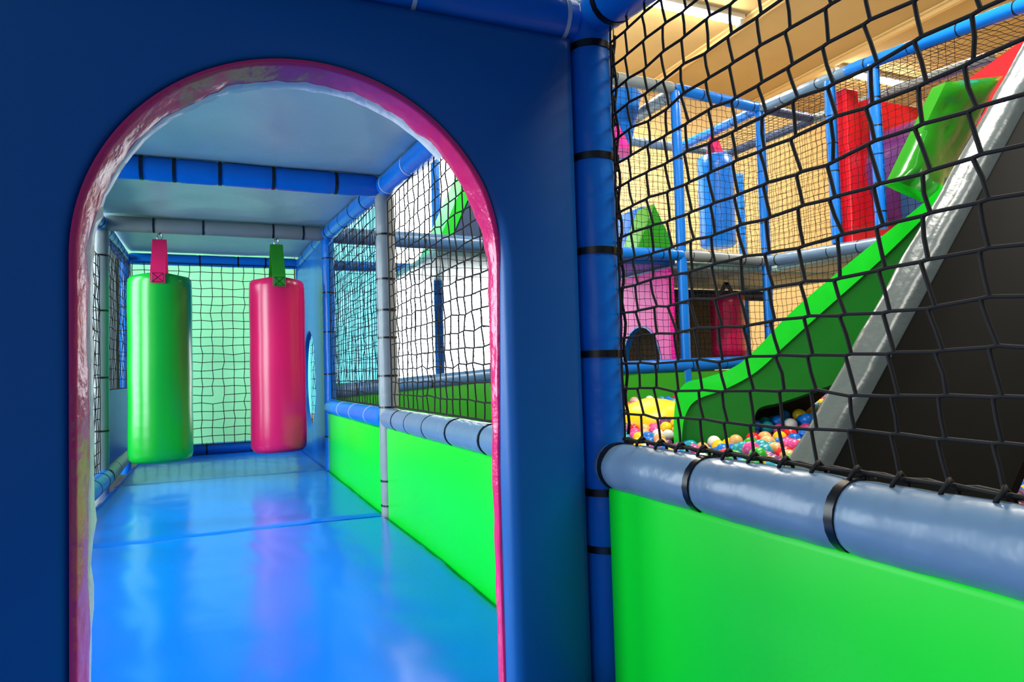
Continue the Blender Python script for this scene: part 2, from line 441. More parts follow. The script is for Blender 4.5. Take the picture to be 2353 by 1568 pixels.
# ------------------------------------------------------------------ arch panel
AX, AW, AZS, AH, TH = -.487, .300, .700, .298, .05
def arch_pts(n=64, grow=0.0):
    pts = []
    ns = 24
    for k in range(ns): pts.append((AX-AW-grow, (AZS)*k/ns))
    for k in range(n+1):
        a = PI - PI*k/n
        pts.append((AX+(AW+grow)*math.cos(a), AZS+(AH+grow)*math.sin(a)))
    for k in range(ns-1, -1, -1): pts.append((AX+AW+grow, AZS*k/ns))
    return pts
def rect_pts(inner, x0, x1, z1):
    out = []
    for x, z in inner:
        if z < AZS*.999:
            out.append((x0 if x < AX else x1, z*(z1*.62)/AZS))
        else:
            a = math.atan2((z-AZS)/AH, (x-AX)/AW)   # 0..pi
            zl = z1*.62
            # walk up the right side, along the top and down the left side
            t = a/PI
            L1 = z1-zl; L2 = x1-x0; tot = 2*L1+L2; s = t*tot
            if s < L1: out.append((x1, zl+s))
            elif s < L1+L2: out.append((x1-(s-L1), z1))
            else: out.append((x0, z1-(s-L1-L2)))
    return out
inner = arch_pts(); PX0, PX1, PZ1 = -1.45, -.040, 1.118
bm = bmesh.new()
layers = []
def ring(pts, y): layers.append([bm.verts.new((x, y, z)) for x, z in pts])
rect = rect_pts(inner, PX0, PX1, PZ1)
def shrink(pts, s): return [(min(max(x, PX0+s), PX1-s), min(z, PZ1-s)) for x, z in pts]
mid = [(.5*(a[0]+b[0]), .5*(a[1]+b[1])) for a, b in zip(arch_pts(grow=.02), rect)]
ring(shrink(rect, 0), TH); ring(shrink(rect, 0), .018); ring(shrink(rect, .006), .006); ring(shrink(rect, .02), 0.0)
ring(mid, -.004); ring(arch_pts(grow=.020), 0.0); ring(arch_pts(grow=.008), .005); ring(arch_pts(grow=.001), .018); ring(inner, TH); 
for a, b in zip(layers, layers[1:]):
    for k in range(len(a)-1):
        bm.faces.new((a[k], a[k+1], b[k+1], b[k]))
a, b = layers[-1], layers[0]
for k in range(len(a)-1): bm.faces.new((a[k], a[k+1], b[k+1], b[k]))
bm.faces.new([l[0] for l in layers]); bm.faces.new([l[-1] for l in layers][::-1])
arch = tag(obj('arch_panel', bm, BLUE2, angle=50), 'big dark blue vinyl panel with an arched doorway', 'panel')
# pink piping round the opening
bm = bmesh.new(); n = len(inner); rows = []
for k, (x, z) in enumerate(inner):
    s = k/(n-1)
    # inward direction
    if z < AZS*.999: nx, nz = (1, 0) if x < AX else (-1, 0)
    else:
        nx, nz = AX-x, (AZS-z); l = math.hypot(nx, nz); nx /= l; nz /= l
    right_low = max(0, (s-.70)/.30) if s > .70 else 0
    y0 = .001 + .040*min(1, right_low*1.6)
    prof = []
    for q in range(9):
        t = q/8
        bul = .0025 + .004*math.sin(PI*min(1, t*.62+.05)) + (.004*t if s < .42 else 0)
        cr = noise.noise(Vector((s*60, t*1.5, 0)))*.0034*(.15+t) + noise.noise(Vector((s*150, t*3, 3)))*.0012*t
        d = bul+cr
        prof.append(bm.verts.new((x+nx*d, y0+(.057-y0)*t, z+nz*d)))
    prof.append(bm.verts.new((x-nx*.004, .058, z-nz*.004))); prof.insert(0, bm.verts.new((x-nx*.004, y0-.001, z-nz*.004)))
    rows.append(prof)
for a, b in zip(rows, rows[1:]):
    for q in range(len(a)-1): bm.faces.new((a[q], a[q+1], b[q+1], b[q]))
obj('edge_trim', bm, PINK, arch, angle=0)['label'] = 'crinkled pink vinyl edging'

bm = bmesh.new(); rows = []  # off-white strip: highlight on the crinkled edging put into shape and colour
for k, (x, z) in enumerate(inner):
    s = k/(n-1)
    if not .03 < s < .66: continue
    if z < AZS*.999: nx, nz = (1, 0) if x < AX else (-1, 0)
    else:
        nx, nz = AX-x, (AZS-z); l = math.hypot(nx, nz); nx /= l; nz /= l
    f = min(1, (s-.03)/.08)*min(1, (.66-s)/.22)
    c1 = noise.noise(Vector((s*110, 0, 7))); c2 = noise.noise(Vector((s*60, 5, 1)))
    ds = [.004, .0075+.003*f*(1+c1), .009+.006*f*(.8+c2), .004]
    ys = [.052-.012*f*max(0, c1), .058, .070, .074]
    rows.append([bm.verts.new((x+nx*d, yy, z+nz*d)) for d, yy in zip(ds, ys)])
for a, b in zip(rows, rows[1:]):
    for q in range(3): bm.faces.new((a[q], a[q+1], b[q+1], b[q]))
obj('glint_strip', bm, material('pale_glint', (225, 225, 228), .3, .5, .3, 30, 3), arch, angle=0)['label'] = 'crinkled pale strip standing in for glints along the pink edging'

# ------------------------------------------------------------------ porthole panel (right side of last bay)
HC, HR = (3.83, .515), .335
bm = bmesh.new(); N = 64; layers = []
def pring(pts, x): layers.append([bm.verts.new((x, y, z)) for y, z in pts])
def circ(r): return [(HC[0]+r*math.cos(2*PI*k/N), HC[1]+r*math.sin(2*PI*k/N)) for k in range(N)]
def rectr(y0, y1, z0, z1):
    out = []
    for k in range(N):
        a = 2*PI*k/N; c, s = math.cos(a), math.sin(a)
        tx = (y1-HC[0])/c if c > 1e-6 else ((y0-HC[0])/c if c < -1e-6 else 1e9)
        tz = (z1-HC[1])/s if s > 1e-6 else ((z0-HC[1])/s if s < -1e-6 else 1e9)
        t = min(tx, tz); out.append((HC[0]+c*t, HC[1]+s*t))
    return out
RC = (Y2+.03, Y3-.03, -.1, 1.345)
pring(circ(HR), .006); pring(circ(HR), -.022); pring(circ(HR+.01), -.03); pring(rectr(*RC), -.03); pring(rectr(*RC), .006)
for i in range(len(layers)):
    a, b = layers[i], layers[(i+1) % len(layers)]
    for k in range(N): bm.faces.new((a[k], a[(k+1)%N], b[(k+1)%N], b[k]))
tag(obj('porthole_panel', bm, BLUE, angle=40), 'blue side panel with a big round hole beside pink bag', 'panel')
net('safety_net', 'net seen through the round hole of the blue panel', (.06, Y2+.05, .0), (0, Y3-Y2-.1, 0), (0, 0, 1.3), 22, 20, .0022, ROPE, .004)

# ------------------------------------------------------------------ hanging bags
def bag(lab, x, y, z0, z1, r, mt, strap_mt, hook_z, cat='hanging bag'):
    t = thing('punching_bag', lab, cat, (x, y, z0))
    bm = bmesh.new(); seg = 48; rings = []
    prof = [(.0, z0), (r*.6, z0-.004), (r*.90, z0+.004), (r*.98, z0+.022)]
    for k in range(19): prof.append((r*(1+.006*math.sin(k*.9)), z0+.045+(z1-z0-.09)*k/18))
    prof += [(r*.98, z1-.02), (r*.90, z1-.004), (r*.6, z1+.006), (0, z1+.01)]
    for q, (rr, z) in enumerate(prof):
        if rr == 0: rings.append([bm.verts.new((x, y, z))]); continue
        rings.append([bm.verts.new((x+rr*math.cos(2*PI*k/seg), y+rr*math.sin(2*PI*k/seg), z + .004*math.sin(3*2*PI*k/seg)*(1 if q > 18 else .3))) for k in range(seg)])
    for a, b in zip(rings, rings[1:]):
        if len(a) == 1:
            for k in range(seg): bm.faces.new((a[0], b[k], b[(k+1)%seg]))
        elif len(b) == 1:
            for k in range(seg): bm.faces.new((a[k], b[0], a[(k+1)%seg]))
        else:
            for k in range(seg): bm.faces.new((a[k], a[(k+1)%seg], b[(k+1)%seg], b[k]))
    obj('bag_body', bm, mt, t, angle=60)
    w = .034
    for sgn in (-1, 1):
        path = [(y+sgn*(r+.004), z1-.055), (y+sgn*(r+.005), z1+.01), (y+sgn*r*.55, z1+.10), (y+sgn*.012, hook_z-.02)]
        bm = bmesh.new()
        L = [[bm.verts.new((x+s*w, yy+o, zz)) for s, o in ((-1, -.003), (1, -.003), (1, .003), (-1, .003))] for yy, zz in path]
        for a, b in zip(L, L[1:]):
            for k in range(4): bm.faces.new((a[k], a[(k+1)%4], b[(k+1)%4], b[k]))
        bm.faces.new(L[0][::-1]); bm.faces.new(L[-1])
        s = obj('strap', bm, strap_mt, t, smooth=False)
        if sgn < 0:
            st = bmesh.new(); yy = y-(r+.0085)
            q = [(x-w*.75, z1-.05), (x+w*.75, z1-.05), (x+w*.75, z1-.005), (x-w*.75, z1-.005)]
            for a, c in ((0,1),(1,2),(2,3),(3,0),(0,2),(1,3)):
                polytube(st, [Vector((q[a][0], yy, q[a][1])), Vector((q[c][0], yy, q[c][1]))], .0012, 4)
            obj('stitching', st, TIE, s, smooth=False)
    h = bmesh.new()
    ringp = [Vector((x+.012*math.cos(a), y, hook_z-.004+.020*math.sin(a))) for a in [2*PI*k/16 for k in range(17)]]
    polytube(h, ringp, .0035, 6, Vector((0,1,0)))
    ringp = [Vector((x, y+.010*math.cos(a), hook_z+.026+.018*math.sin(a))) for a in [2*PI*k/16 for k in range(17)]]
    polytube(h, ringp, .003, 6, Vector((1,0,0)))
    obj('hook', h, METAL, t)
    return t
bag('tall green padded bag hanging from grey beam by pink strap', -.884, Y2, .115, 1.10, .156, BAGGREEN, BAGPINK, 1.318)
bag('tall pink padded bag hanging from grey beam by green strap', -.288, Y2, .125, 1.095, .150, BAGPINK, DGREEN, 1.318)

# ------------------------------------------------------------------ tunnel nets
skip = {('c', 7, 6), ('r', 8, 6)}
net('safety_net', 'black rope net at the back of tunnel between two hanging bags', (LX3+.05, Y3-.045, .07), (-LX3-.1, 0, 0), (0, 0, Z3-.11), 15, 22, .0026, ROPE, .0035, sides=4, skip=skip, edge_r=.003)
net('safety_net', 'black rope net inside the arch between blue panel and grey post', (0, Y1-.05, ZRAIL+.044), (0, -(Y1-.15), 0), (0, 0, Z1-ZRAIL-.11), 24, 17, .0022, ROPE, .003, sides=4, hexo=.003, edge_r=.003)
net('safety_net', 'dense looking rope net between grey post and blue tunnel post', (0, Y2-.05, ZRAIL+.04), (0, -(Y2-Y1-.1), 0), (0, 0, Z2-ZRAIL-.12), 23, 18, .0021, ROPE, .003, sides=3, edge_r=.003)
net('safety_net', 'slack second net layered behind the dense tunnel net', (.03, Y2-.05, ZRAIL+.03), (0, -(Y2-Y1-.3), 0), (0, 0, Z2-ZRAIL-.12), 14, 16, .0019, ROPE, .0035, sides=3)
net('safety_net', 'shaded rope net on the far left of the tunnel', (LX+.01, Y2+.05, .5), (0, Y3-Y2-.1, 0), (0, 0, .86), 22, 15, .0022, ROPE, .004)
net('safety_net', 'rope net along the left side just behind the arch', (LX+.01, .2, .08), (0, Y2-.3, 0), (0, 0, 1.1), 46, 20, .0026, ROPE, .004)
# foreground net
near, NP = net('safety_net', 'thick black rope net filling the right foreground', (.004, -.045, ZRAIL+.046), (0, -.95, 0), (0, .0, .715), 19, 17, .0021, ROPE, .0022, sides=6, hexo=.0040, bulge=.012)
bm = bmesh.new()
edge = [Vector((.012, -.03-.95*k/60, ZRAIL+.0445+.0015*math.sin(k*1.9))) for k in range(61)]
polytube(bm, edge, .0034, 6, Vector((1,0,0)))
for i in range(1, 19):
    p = NP[i, 0]; c = Vector((.010, p.y, ZRAIL+.043))
    lp = [c + Vector((.010*math.cos(a)-.006, .004*math.sin(2*a), .0095*math.sin(a))) for a in [2*PI*k/10 for k in range(11)]]
    polytube(bm, lp, .0026, 5)
obj('edge_rope', bm, ROPE, near, angle=0)
bm = bmesh.new()
for j in range(1, 18):
    p = NP[0, j]; polytube(bm, [p, Vector((.030, -.012, p.z+random.uniform(-.004, .006))), Vector((.036, .012, p.z+.004))], .0023, 5)
side = [Vector((.030+.003*math.sin(k*1.3), -.016, ZRAIL+.05+.70*k/40)) for k in range(41)]
polytube(bm, side, .0028, 5, Vector((1,0,0)))
obj('lacing_rope', bm, ROPE, near, angle=0)

# ------------------------------------------------------------------ far play frame
FX1, FX2, FX3 = 2.585, 3.406, 3.99
FY, FYB = 3.13, 4.15
ZD, ZT, ZL = 1.345, 2.585, .535
PR = .04
def fpost(lab, x, y, z0, z1, mt=BLUE, nt=7):
    return padded('padded_post', lab, (x, y, z0), (x, y, z1), PR-.002, mt, ties=[(k+.6)/nt for k in range(nt)], cat='post', seg=14, step=.03, wrinkle=.002)
def ftube(lab, p0, p1, mt=BLUE, r=PR, nt=5, name='padded_tube'):
    return padded(name, lab, p0, p1, r, mt, ties=[(k+.5)/nt for k in range(nt)], seg=14, step=.03, wrinkle=.002)
fpost('blue padded post of the far frame beside the hot pink panel', FX1, FY, .0, ZT+.02, nt=12)
fpost('blue padded post at the corner where roof rails meet', FX2, FY, .5, ZT-.03, nt=10)
fpost('blue padded post left of the red panel', FX2, 2.45, ZD+.02, ZT-.04, nt=6)
fpost('blue padded post crossing in front of the purple tube', FX2, 2.10, ZD+.05, ZT-.05, nt=6)
fpost('thin shaded blue post behind the corner post', 4.33, 4.4, .4, ZT-.1, nt=8)
fpost('blue padded post standing against the bright window', 1.085, 4.4, .40, ZT, nt=10)
ftube('grey padded roof rail on the left of the far frame', (.9, FY, ZT+.06), (FX1-.03, FY, ZT+.04), GREYD, r=.045)
ftube('blue padded roof rail between two far blue posts', (FX1, FY, ZT+.04), (FX2, FY, ZT-.005), r=.042)
ftube('grey padded roof rail sloping up from the corner post', (FX2, FY, ZT-.005), (FX2, 2.30, ZT-.05), GREY)
ftube('long blue padded roof rail at the upper right', (FX2, 2.30, ZT-.05), (FX2, .75, ZT-.20), r=.042)
ftube('blue padded roof rail going back from corner post', (FX2, FY, ZT-.005), (FX2, FYB, ZT))
ftube('grey padded roof rail going back beside the hanging blue shape', (FX1, FY, ZT+.02), (FX1, FYB, ZT), GREYD, r=.05)
ftube('grey padded roof rail at the back above the blue bag', (2.0, FYB, ZT), (FX3, FYB, ZT), GREY)
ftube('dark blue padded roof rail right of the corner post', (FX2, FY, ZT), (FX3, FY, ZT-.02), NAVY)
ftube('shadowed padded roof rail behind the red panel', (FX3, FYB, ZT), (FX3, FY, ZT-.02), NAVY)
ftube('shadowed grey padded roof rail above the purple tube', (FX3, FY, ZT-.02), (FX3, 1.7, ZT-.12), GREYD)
ftube('grey blue padded deck rail seen through tunnel net', (.02, FY, ZD+.035), (1.95, FY, ZD+.01), STEELB, r=.05)
ftube('blue padded deck rail above the hot pink panel', (1.95, FY, ZD+.01), (FX1, FY, ZD+.02), r=.045)
ftube('grey padded deck rail under the hanging blue bag', (FX1, FY, ZD+.02), (FX2, FY, ZD), GREYD, r=.045)
ftube('grey padded deck rail running behind the green slide', (FX2, FY, ZD), (FX2, 1.9, ZD-.05), GREY, r=.045)
ftube('blue padded beam below deck across the bright window', (.1, 4.4, 1.40), (2.2, 4.4, 1.40), BLUE, r=.04)
ftube('dark padded beam under the far deck', (FX1, 4.3, ZD-.13), (4.5, 4.3, ZD-.13), NAVY, r=.05)
ftube('blue padded low rail over green pit panel', (1.2, FY, ZL-.01), (FX2, FY, ZL+.02), r=.048, nt=7)
ftube('grey padded low rail seen through the tunnel net', (.04, FY, ZL-.09), (1.2, FY, ZL-.01), STEELB, r=.045)
# deck boards (padded)
def deck(lab, x0, x1, y0, y1, z, mt=None): tag(obj('deck_pad', box((x0, y0, z-.05), (x1, y1, z), .012, 2), mt or PADW), lab, 'deck')
deck('pale padded deck behind the far frame rail', .70, 1.88, FY+.05, 4.35, ZD+.0)
deck('blue padded deck above the hot pink doorway panel', 1.90, FX1-.02, FY+.05, 4.35, ZD+.0, BLUE)
deck('padded deck under the hanging blue bag', FX1+.02, 4.6, FY+.05, 4.35, ZD-.02)
deck('padded deck where the red panel stands', FX2+.05, 4.7, 1.0, FY-.05, ZD-.03)
tag(obj('infill_panel', box((.03, FY-.02, -.1), (FX2-.05, FY+.02, ZL-.04), .01, 2), DGREEN), 'green panel along the back of the ball pit', 'panel')
tag(obj('infill_panel', box((FX2-.05, .9, -.1), (FX2-.01, FY-.05, ZL-.04), .01, 2), DGREEN), 'green panel behind slide at the right of ball pit', 'panel')

tag(obj('back_board', box((2.57, 4.22, -.1), (3.76, 4.25, 1.16), .004, 1), material('grey_brown_board', (112, 102, 88), .7, .3, .1, 12, 3, .1)), 'grey brown board behind the dark pink bag under deck', 'board')
# far nets
def fnet(lab, O, U, V, cell=.05, keep=None, jit=.004, r=.0019):
    U = Vector(U); V = Vector(V)
    net('safety_net', lab, O, U, V, max(2, round(U.length/cell)), max(2, round(V.length/cell)), r, ROPEF, jit, keep=keep)
fnet('far net above deck between the two tall blue posts', (FX1+.04, FY, ZD+.05), (FX2-FX1-.08, 0, 0), (0, 0, ZT-ZD-.07))
fnet('far net in front of the green triangle', (1.3, FY, ZD+.05), (FX1-1.34, 0, 0), (0, 0, ZT-ZD-.04))
fnet('far net below deck in front of the lower pink bag', (FX1+.04, FY, ZL+.05), (FX2-FX1-.08, 0, 0), (0, 0, ZD-ZL-.1))
fnet('far net across the front of hot pink panel', (1.3, FY, ZL+.04), (FX1-1.34, 0, 0), (0, 0, ZD-ZL-.1))
fnet('far net before the bright window', (.1, FY, ZL-.03), (1.2, 0, 0), (0, 0, ZD-ZL), cell=.055)
fnet('far net between the corner post and the red panel', (FX2, FY-.04, ZD+.05), (0, -.6, 0), (0, 0, ZT-ZD-.09))
fnet('far net in front of red panel and purple tube', (FX2, 2.41, ZD+.06), (0, -.85, 0), (0, 0, ZT-ZD-.16))
fnet('back net behind the hanging blue bag', (2.0, FYB, ZD+.03), (FX3-2.0, 0, 0), (0, 0, ZT-ZD-.07))
fnet('back net behind the lower pink bag', (2.6, FYB, ZL), (FX3-2.6, 0, 0), (0, 0, ZD-ZL-.1))
fnet('side net along the right of far frame', (FX3, FYB-.04, ZD+.03), (0, -1.6, 0), (0, 0, ZT-ZD-.09))
fnet('lower net in front of tan wall right of corner post', (FX2, FY-.04, ZL+.05), (0, -1.1, 0), (0, 0, ZD-ZL-.12))
fnet('roof net over the bag end of the far frame', (FX2, FY+.03, ZT-.03), (FX3-FX2, 0, 0), (0, FYB-FY-.06, 0))
fnet('roof net under the long blue rail', (FX2, .85, ZT-.22), (1.25, 0, 0), (0, FY-.9, .17), jit=.005)

# things on and under the far deck
def panel_yz(x, th, y0, y1, z0, z1, hole, name, lab, mt):
    hy, hw, hs, hh = hole
    out = [(y0, z0), (y0, z1), (y1, z1), (y1, z0), (hy+hw, z0), (hy+hw, hs)]
    for k in range(1, 20):
        a = PI*k/20; out.append((hy+hw*math.cos(a), hs+hh*math.sin(a)))
    out += [(hy-hw, hs), (hy-hw, z0)]
    bm = extrude_poly(out, lambda u, v, d: (d, u, v), x, x+th, 0)
    o = tag(obj(name, bm, mt, smooth=False), lab, 'panel')
    # blue lining of the doorway
    bm = bmesh.new(); pts = [(hy+hw, z0)] + [(hy+hw*math.cos(PI*k/24), hs+hh*math.sin(PI*k/24)) for k in range(25)] + [(hy-hw, z0)]
    rows = [[bm.verts.new((xx, hy+(u-hy)*s, hs+(v-hs)*s if v > hs else v)) for u, v in pts] for xx, s in ((x-.003, 1.01), (x-.003, .96), (x+th+.003, .96), (x+th+.003, 1.01))]
    for a, b in zip(rows, rows[1:]):
        for k in range(len(pts)-1): bm.faces.new((a[k], a[k+1], b[k+1], b[k]))
    obj('door_lining', bm, BLUE, o)['label'] = 'blue edging of the small doorway'
panel_yz(2.50, .05, FY+.06, 4.12, .3, 1.27, (3.585, .27, .56, .305), 'doorway_panel', 'hot pink panel with a small arched doorway beyond pit', HOTPINK)
tag(obj('soft_block', box((2.47, 3.45, ZD+.01), (2.53, 4.1, 1.80), .01, 2), BLUE), 'bright blue panel behind the green triangle', 'panel')
bm = extrude_poly([(2.235, ZD+.06), (2.595, ZD+.06), (2.407, 1.755)], lambda u, v, d: (u, d, v), 3.2, 3.42, .006)
tag(obj('foam_wedge', bm, DGREEN, smooth=False), 'green triangular foam shape on deck beside blue post', 'foam shape')
t = thing('foam_wedge', 'navy sloped foam shape with green edge seen inside the arch', 'foam shape', (1.25, 3.5, ZD))
bm = extrude_poly([(.835, ZD+.005), (1.5, ZD+.005), (1.5, 1.9), (1.155, 2.05)], lambda u, v, d: (u, d, v), 3.4, 3.8, .006); obj('core', bm, NAVY, t, smooth=False)
bm = extrude_poly([(.745, ZD+.005), (.83, ZD+.005), (1.15, 2.05), (1.08, 2.07)], lambda u, v, d: (u, d, v), 3.4, 3.8, .006); obj('sloped_side', bm, GREEN, t, smooth=False)
def taper(lab, x, y, z0, z1, ra, rb, mt, seg=20):
    bm = bmesh.new()
    a = [bm.verts.new((x+ra*math.cos(2*PI*k/seg), y+ra*math.sin(2*PI*k/seg), z0)) for k in range(seg)]
    b = [bm.verts.new((x+rb*math.cos(2*PI*k/seg), y+rb*math.sin(2*PI*k/seg), z1)) for k in range(seg)]
    for k in range(seg): bm.faces.new((a[k], a[(k+1)%seg], b[(k+1)%seg], b[k]))
    bm.faces.new(a[::-1]); bm.faces.new(b)
    return bm
t = thing('hanging_cone', 'blue tapered soft shape hanging from the grey roof rail', 'foam shape', (2.33, 3.55, 2.20))
obj('cone_body', taper('', 2.335, 3.55, 2.20, 2.69, .08, .20, BLUE), BLUE, t)
b = bmesh.new(); polytube(b, [Vector((2.33, 3.55, 2.69)), Vector((2.33, 3.55, 3.80))], .006, 6); obj('hanging_rope', b, ROPE, t)
t = thing('hanging_cone', 'pink pointed soft cone hanging beside the blue tapered shape', 'foam shape', (2.12, 3.27, 2.13))
obj('cone_body', taper('', 2.12, 3.27, 2.13, 2.42, .135, .006, HOTPINK), HOTPINK, t)
b = bmesh.new(); polytube(b, [Vector((2.12, 3.27, 2.41)), Vector((2.12, 3.27, 3.80))], .004, 6); obj('hanging_rope', b, ROPE, t)
# two far bags
def far_bag(lab, x, y, z0, z1, r, mt, strap_mt, top, vee):
    t = thing('punching_bag', lab, 'hanging bag', (x, y, z0))
    bm = bmesh.new(); seg = 28; prof = [(r*.85, z0), (r, z0+.02)] + [(r, z0+.02+(z1-z0-.04)*k/8) for k in range(1, 9)] + [(r*.85, z1)]
    rings = [[bm.verts.new((x+a*math.cos(2*PI*k/seg), y+a*math.sin(2*PI*k/seg), z)) for k in range(seg)] for a, z in prof]
    for a, b in zip(rings, rings[1:]):
        for k in range(seg): bm.faces.new((a[k], a[(k+1)%seg], b[(k+1)%seg], b[k]))
    bm.faces.new(rings[0][::-1]); bm.faces.new(rings[-1])
    obj('bag_body', bm, mt, t, angle=60)
    for s in (-1, 1):
        dx = s*r*.8 if vee else s*.03; yy = y if vee else y-r*.9*(1 if s < 0 else -1)
        a = Vector((x+dx, yy, z1-.06)); c = Vector((x, y, top)); w = Vector((.022, 0, 0)) if vee else Vector((.04, 0, 0)); h = Vector((0, .004, 0))
        bm = bmesh.new(); hexa(bm, [a-w-h, a+w-h, a+w+h, a-w+h, c-w-h, c+w-h, c+w+h, c-w+h]); obj('strap', bm, strap_mt, t, smooth=False)
far_bag('blue padded bag hanging above the far deck by pink strap', 3.42, 3.7, 1.56, 2.36, .15, BLUE, BAGPINK, ZT-.05, False)
far_bag('dark pink bag hanging under the far deck by blue straps', 3.49, 3.7, .60, 1.14, .145, BAGPINK, NAVY, ZD-.09, True)
# red panel with purple tube slide
t = thing('tube_slide', 'purple tube slide with red entrance panel up on far deck', 'tube slide', (4.05, 2.0, ZD))
bm = bmesh.new(); N = 48; cx, cz, rr = 3.98, 1.86, .36; layers = []
HC = (cx, cz)
def pr2(pts, y): layers.append([bm.verts.new((x, y, z)) for x, z in pts])
c1 = [(cx+rr*math.cos(2*PI*k/N), cz+rr*math.sin(2*PI*k/N)) for k in range(N)]; rq = rectr(3.59, 4.5, ZD+.01, 2.40)
pr2(c1, 2.36); pr2(rq, 2.36); pr2(rq, 2.45); pr2(c1, 2.45)
for i in range(4):
    a, b = layers[i], layers[(i+1) % 4]
    for k in range(N): bm.faces.new((a[k], a[(k+1)%N], b[(k+1)%N], b[k]))
obj('entrance_panel', bm, RED, t, angle=30)['label'] = 'red square entrance panel'
bm = bmesh.new(); rings = []
for i in range(15):
    y = 2.42 - i*.095; s = 1 + (.03 if i in (0, 7, 14) else 0)
    rings.append([bm.verts.new((cx+rr*s*math.cos(2*PI*k/N), y, cz+rr*s*math.sin(2*PI*k/N))) for k in range(N)])
for a, b in zip(rings, rings[1:]):
    for k in range(N): bm.faces.new((a[k], a[(k+1)%N], b[(k+1)%N], b[k]))
obj('tube', bm, PURPLE, t, angle=50)
bm = extrude_poly([(3.45, ZD+.01), (3.58, ZD+.01), (3.58, 2.45), (3.46, 2.45)], lambda u, v, d: (u, d, v), 2.36, 2.45, .008)
tag(obj('foam_pad', bm, RED, smooth=False), 'bright red foam edge pad right of a blue post', 'foam pad')
bm = extrude_poly([(1.65, 1.885), (1.65, 2.14), (1.0, 2.35), (1.0, 1.885)], lambda u, v, d: (d, u, v), 3.47, 3.54, .01)
tag(obj('foam_pad', bm, RED, smooth=False), 'red sloping foam pad at the top right above slide', 'foam pad')
tag(obj('foam_pad', box((3.46, 1.75, ZD+.01), (3.52, 2.0, 1.62), .01, 2), NAVY), 'dark navy pad at the top of the green slide', 'foam pad')

# ------------------------------------------------------------------ green slide
SA = Vector((2.538, .92)); SD = Vector((-.766, .642)).normalized(); SN = Vector((-SD.y, SD.x))
if SN.y < 0: SN = -SN
SWID = .36
def sp(u, z, v): q = SA + SD*u + SN*v; return (q.x, q.y, z)
top = smooth_path([(0, 1.465), (.2, 1.275), (.479, 1.055), (.792, .80), (.967, .622), (1.081, .527), (1.226, .474), (1.318, .452), (1.368, .377), (1.386, .24), (1.389, .06)])
low = smooth_path([(.019, 1.40), (.21, 1.205), (.42, 1.000), (.70, .753), (.86, .61), (.986, .497), (1.13, .418), (1.272, .365), (1.327, .291), (1.347, .194), (1.355, .055)])
skirt = smooth_path([(.025, 1.18), (.20, .92), (.36, .66), (.53, .48), (.695, .41), (.871, .348), (.99, .308), (1.004, .16), (1.03, .11), (1.15, .09), (1.28, .08), (1.351, .05)])
t = thing('slide', 'bright green slide running down into the ball pit', 'slide', (2.0, 1.4, .05))
def strip_between(a, b, v0, v1, dz=0):
    bm = bmesh.new(); q = []
    for p, r in zip(a, b):
        q.append([bm.verts.new(sp(p[0], p[1]+dz, v0)), bm.verts.new(sp(r[0], r[1]+dz, v0)), bm.verts.new(sp(r[0], r[1]+dz, v1)), bm.verts.new(sp(p[0], p[1]+dz, v1))])
    for u, v in zip(q, q[1:]):
        for k in range(4): bm.faces.new((u[k], u[(k+1)%4], v[(k+1)%4], v[k]))
    bm.faces.new(q[0]); bm.faces.new(q[-1][::-1])
    return bm
obj('side_flange', strip_between(top, low, 0, .03), SLIDEG, t, angle=40)
obj('side_flange', strip_between(top, low, SWID-.03, SWID, -.035), SLIDEG, t, angle=40)
obj('side_wall', strip_between(low, skirt, .028, .05), SLIDEGSH, t, angle=40)
obj('side_wall', strip_between(low, skirt, SWID-.05, SWID-.028, -.035), SLIDEGSH, t, angle=40)
ins = [(p[0], p[1]-.05) for p in low[:49]]; ins2 = [(p[0], p[1]-.075) for p in low[:49]]
obj('chute', strip_between(ins, ins2, .05, SWID-.05), SLIDEG, t, angle=50)
bm = bmesh.new(); hexa(bm, [sp(u, z, v) for u, z, v in ((.25, .70, SWID+.0), (1.0, .05, SWID), (1.0, .05, SWID+.03), (.25, .70, SWID+.03), (.25, .95, SWID), (1.0, .40, SWID), (1.0, .40, SWID+.03), (.25, .95, SWID+.03))])
obj('under_board', bm, BROWN, t, smooth=False)
# green vinyl cover at the head of the slide
quad = [(2.24, 1.345), (2.49, 1.285), (3.06, 1.955), (2.613, 1.86)]
bm = bmesh.new(); nx, ny = 22, 12
F = {}
for sgn, yy in ((0, 1.10), (1, 1.17)):
    for i in range(nx+1):
        for j in range(ny+1):
            s, q = i/nx, j/ny
            a = Vector(quad[0]).lerp(Vector(quad[3]), s); b2 = Vector(quad[1]).lerp(Vector(quad[2]), s); p = a.lerp(b2, q)
            e = min(s, 1-s, q*.6, (1-q)*.6); puff = .022*(1-math.exp(-e*14))
            w = noise.noise(Vector((s*5, q*5, 4)))*.012 + .010*math.sin(s*6+q*3)
            F[sgn, i, j] = bm.verts.new((p.x, yy + (-(puff+w*min(1, e*10)) if sgn == 0 else puff*.3), p.y))
for i in range(nx):
    for j in range(ny):
        bm.faces.new((F[0,i,j], F[0,i+1,j], F[0,i+1,j+1], F[0,i,j+1])); bm.faces.new((F[1,i,j], F[1,i,j+1], F[1,i+1,j+1], F[1,i+1,j]))
for i in range(nx):
    for j in (0, ny): bm.faces.new((F[0,i,j], F[1,i,j], F[1,i+1,j], F[0,i+1,j]))
for j in range(ny):
    for i in (0, nx): bm.faces.new((F[0,i,j], F[0,i,j+1], F[1,i,j+1], F[1,i,j]))
o = tag(obj('padded_cover', bm, material('cover_green_vinyl', (22, 122, 22), .16, .5, .25, 7, 3, coat=.5), angle=60), 'glossy green vinyl side cover at the head of slide', 'padded cover')

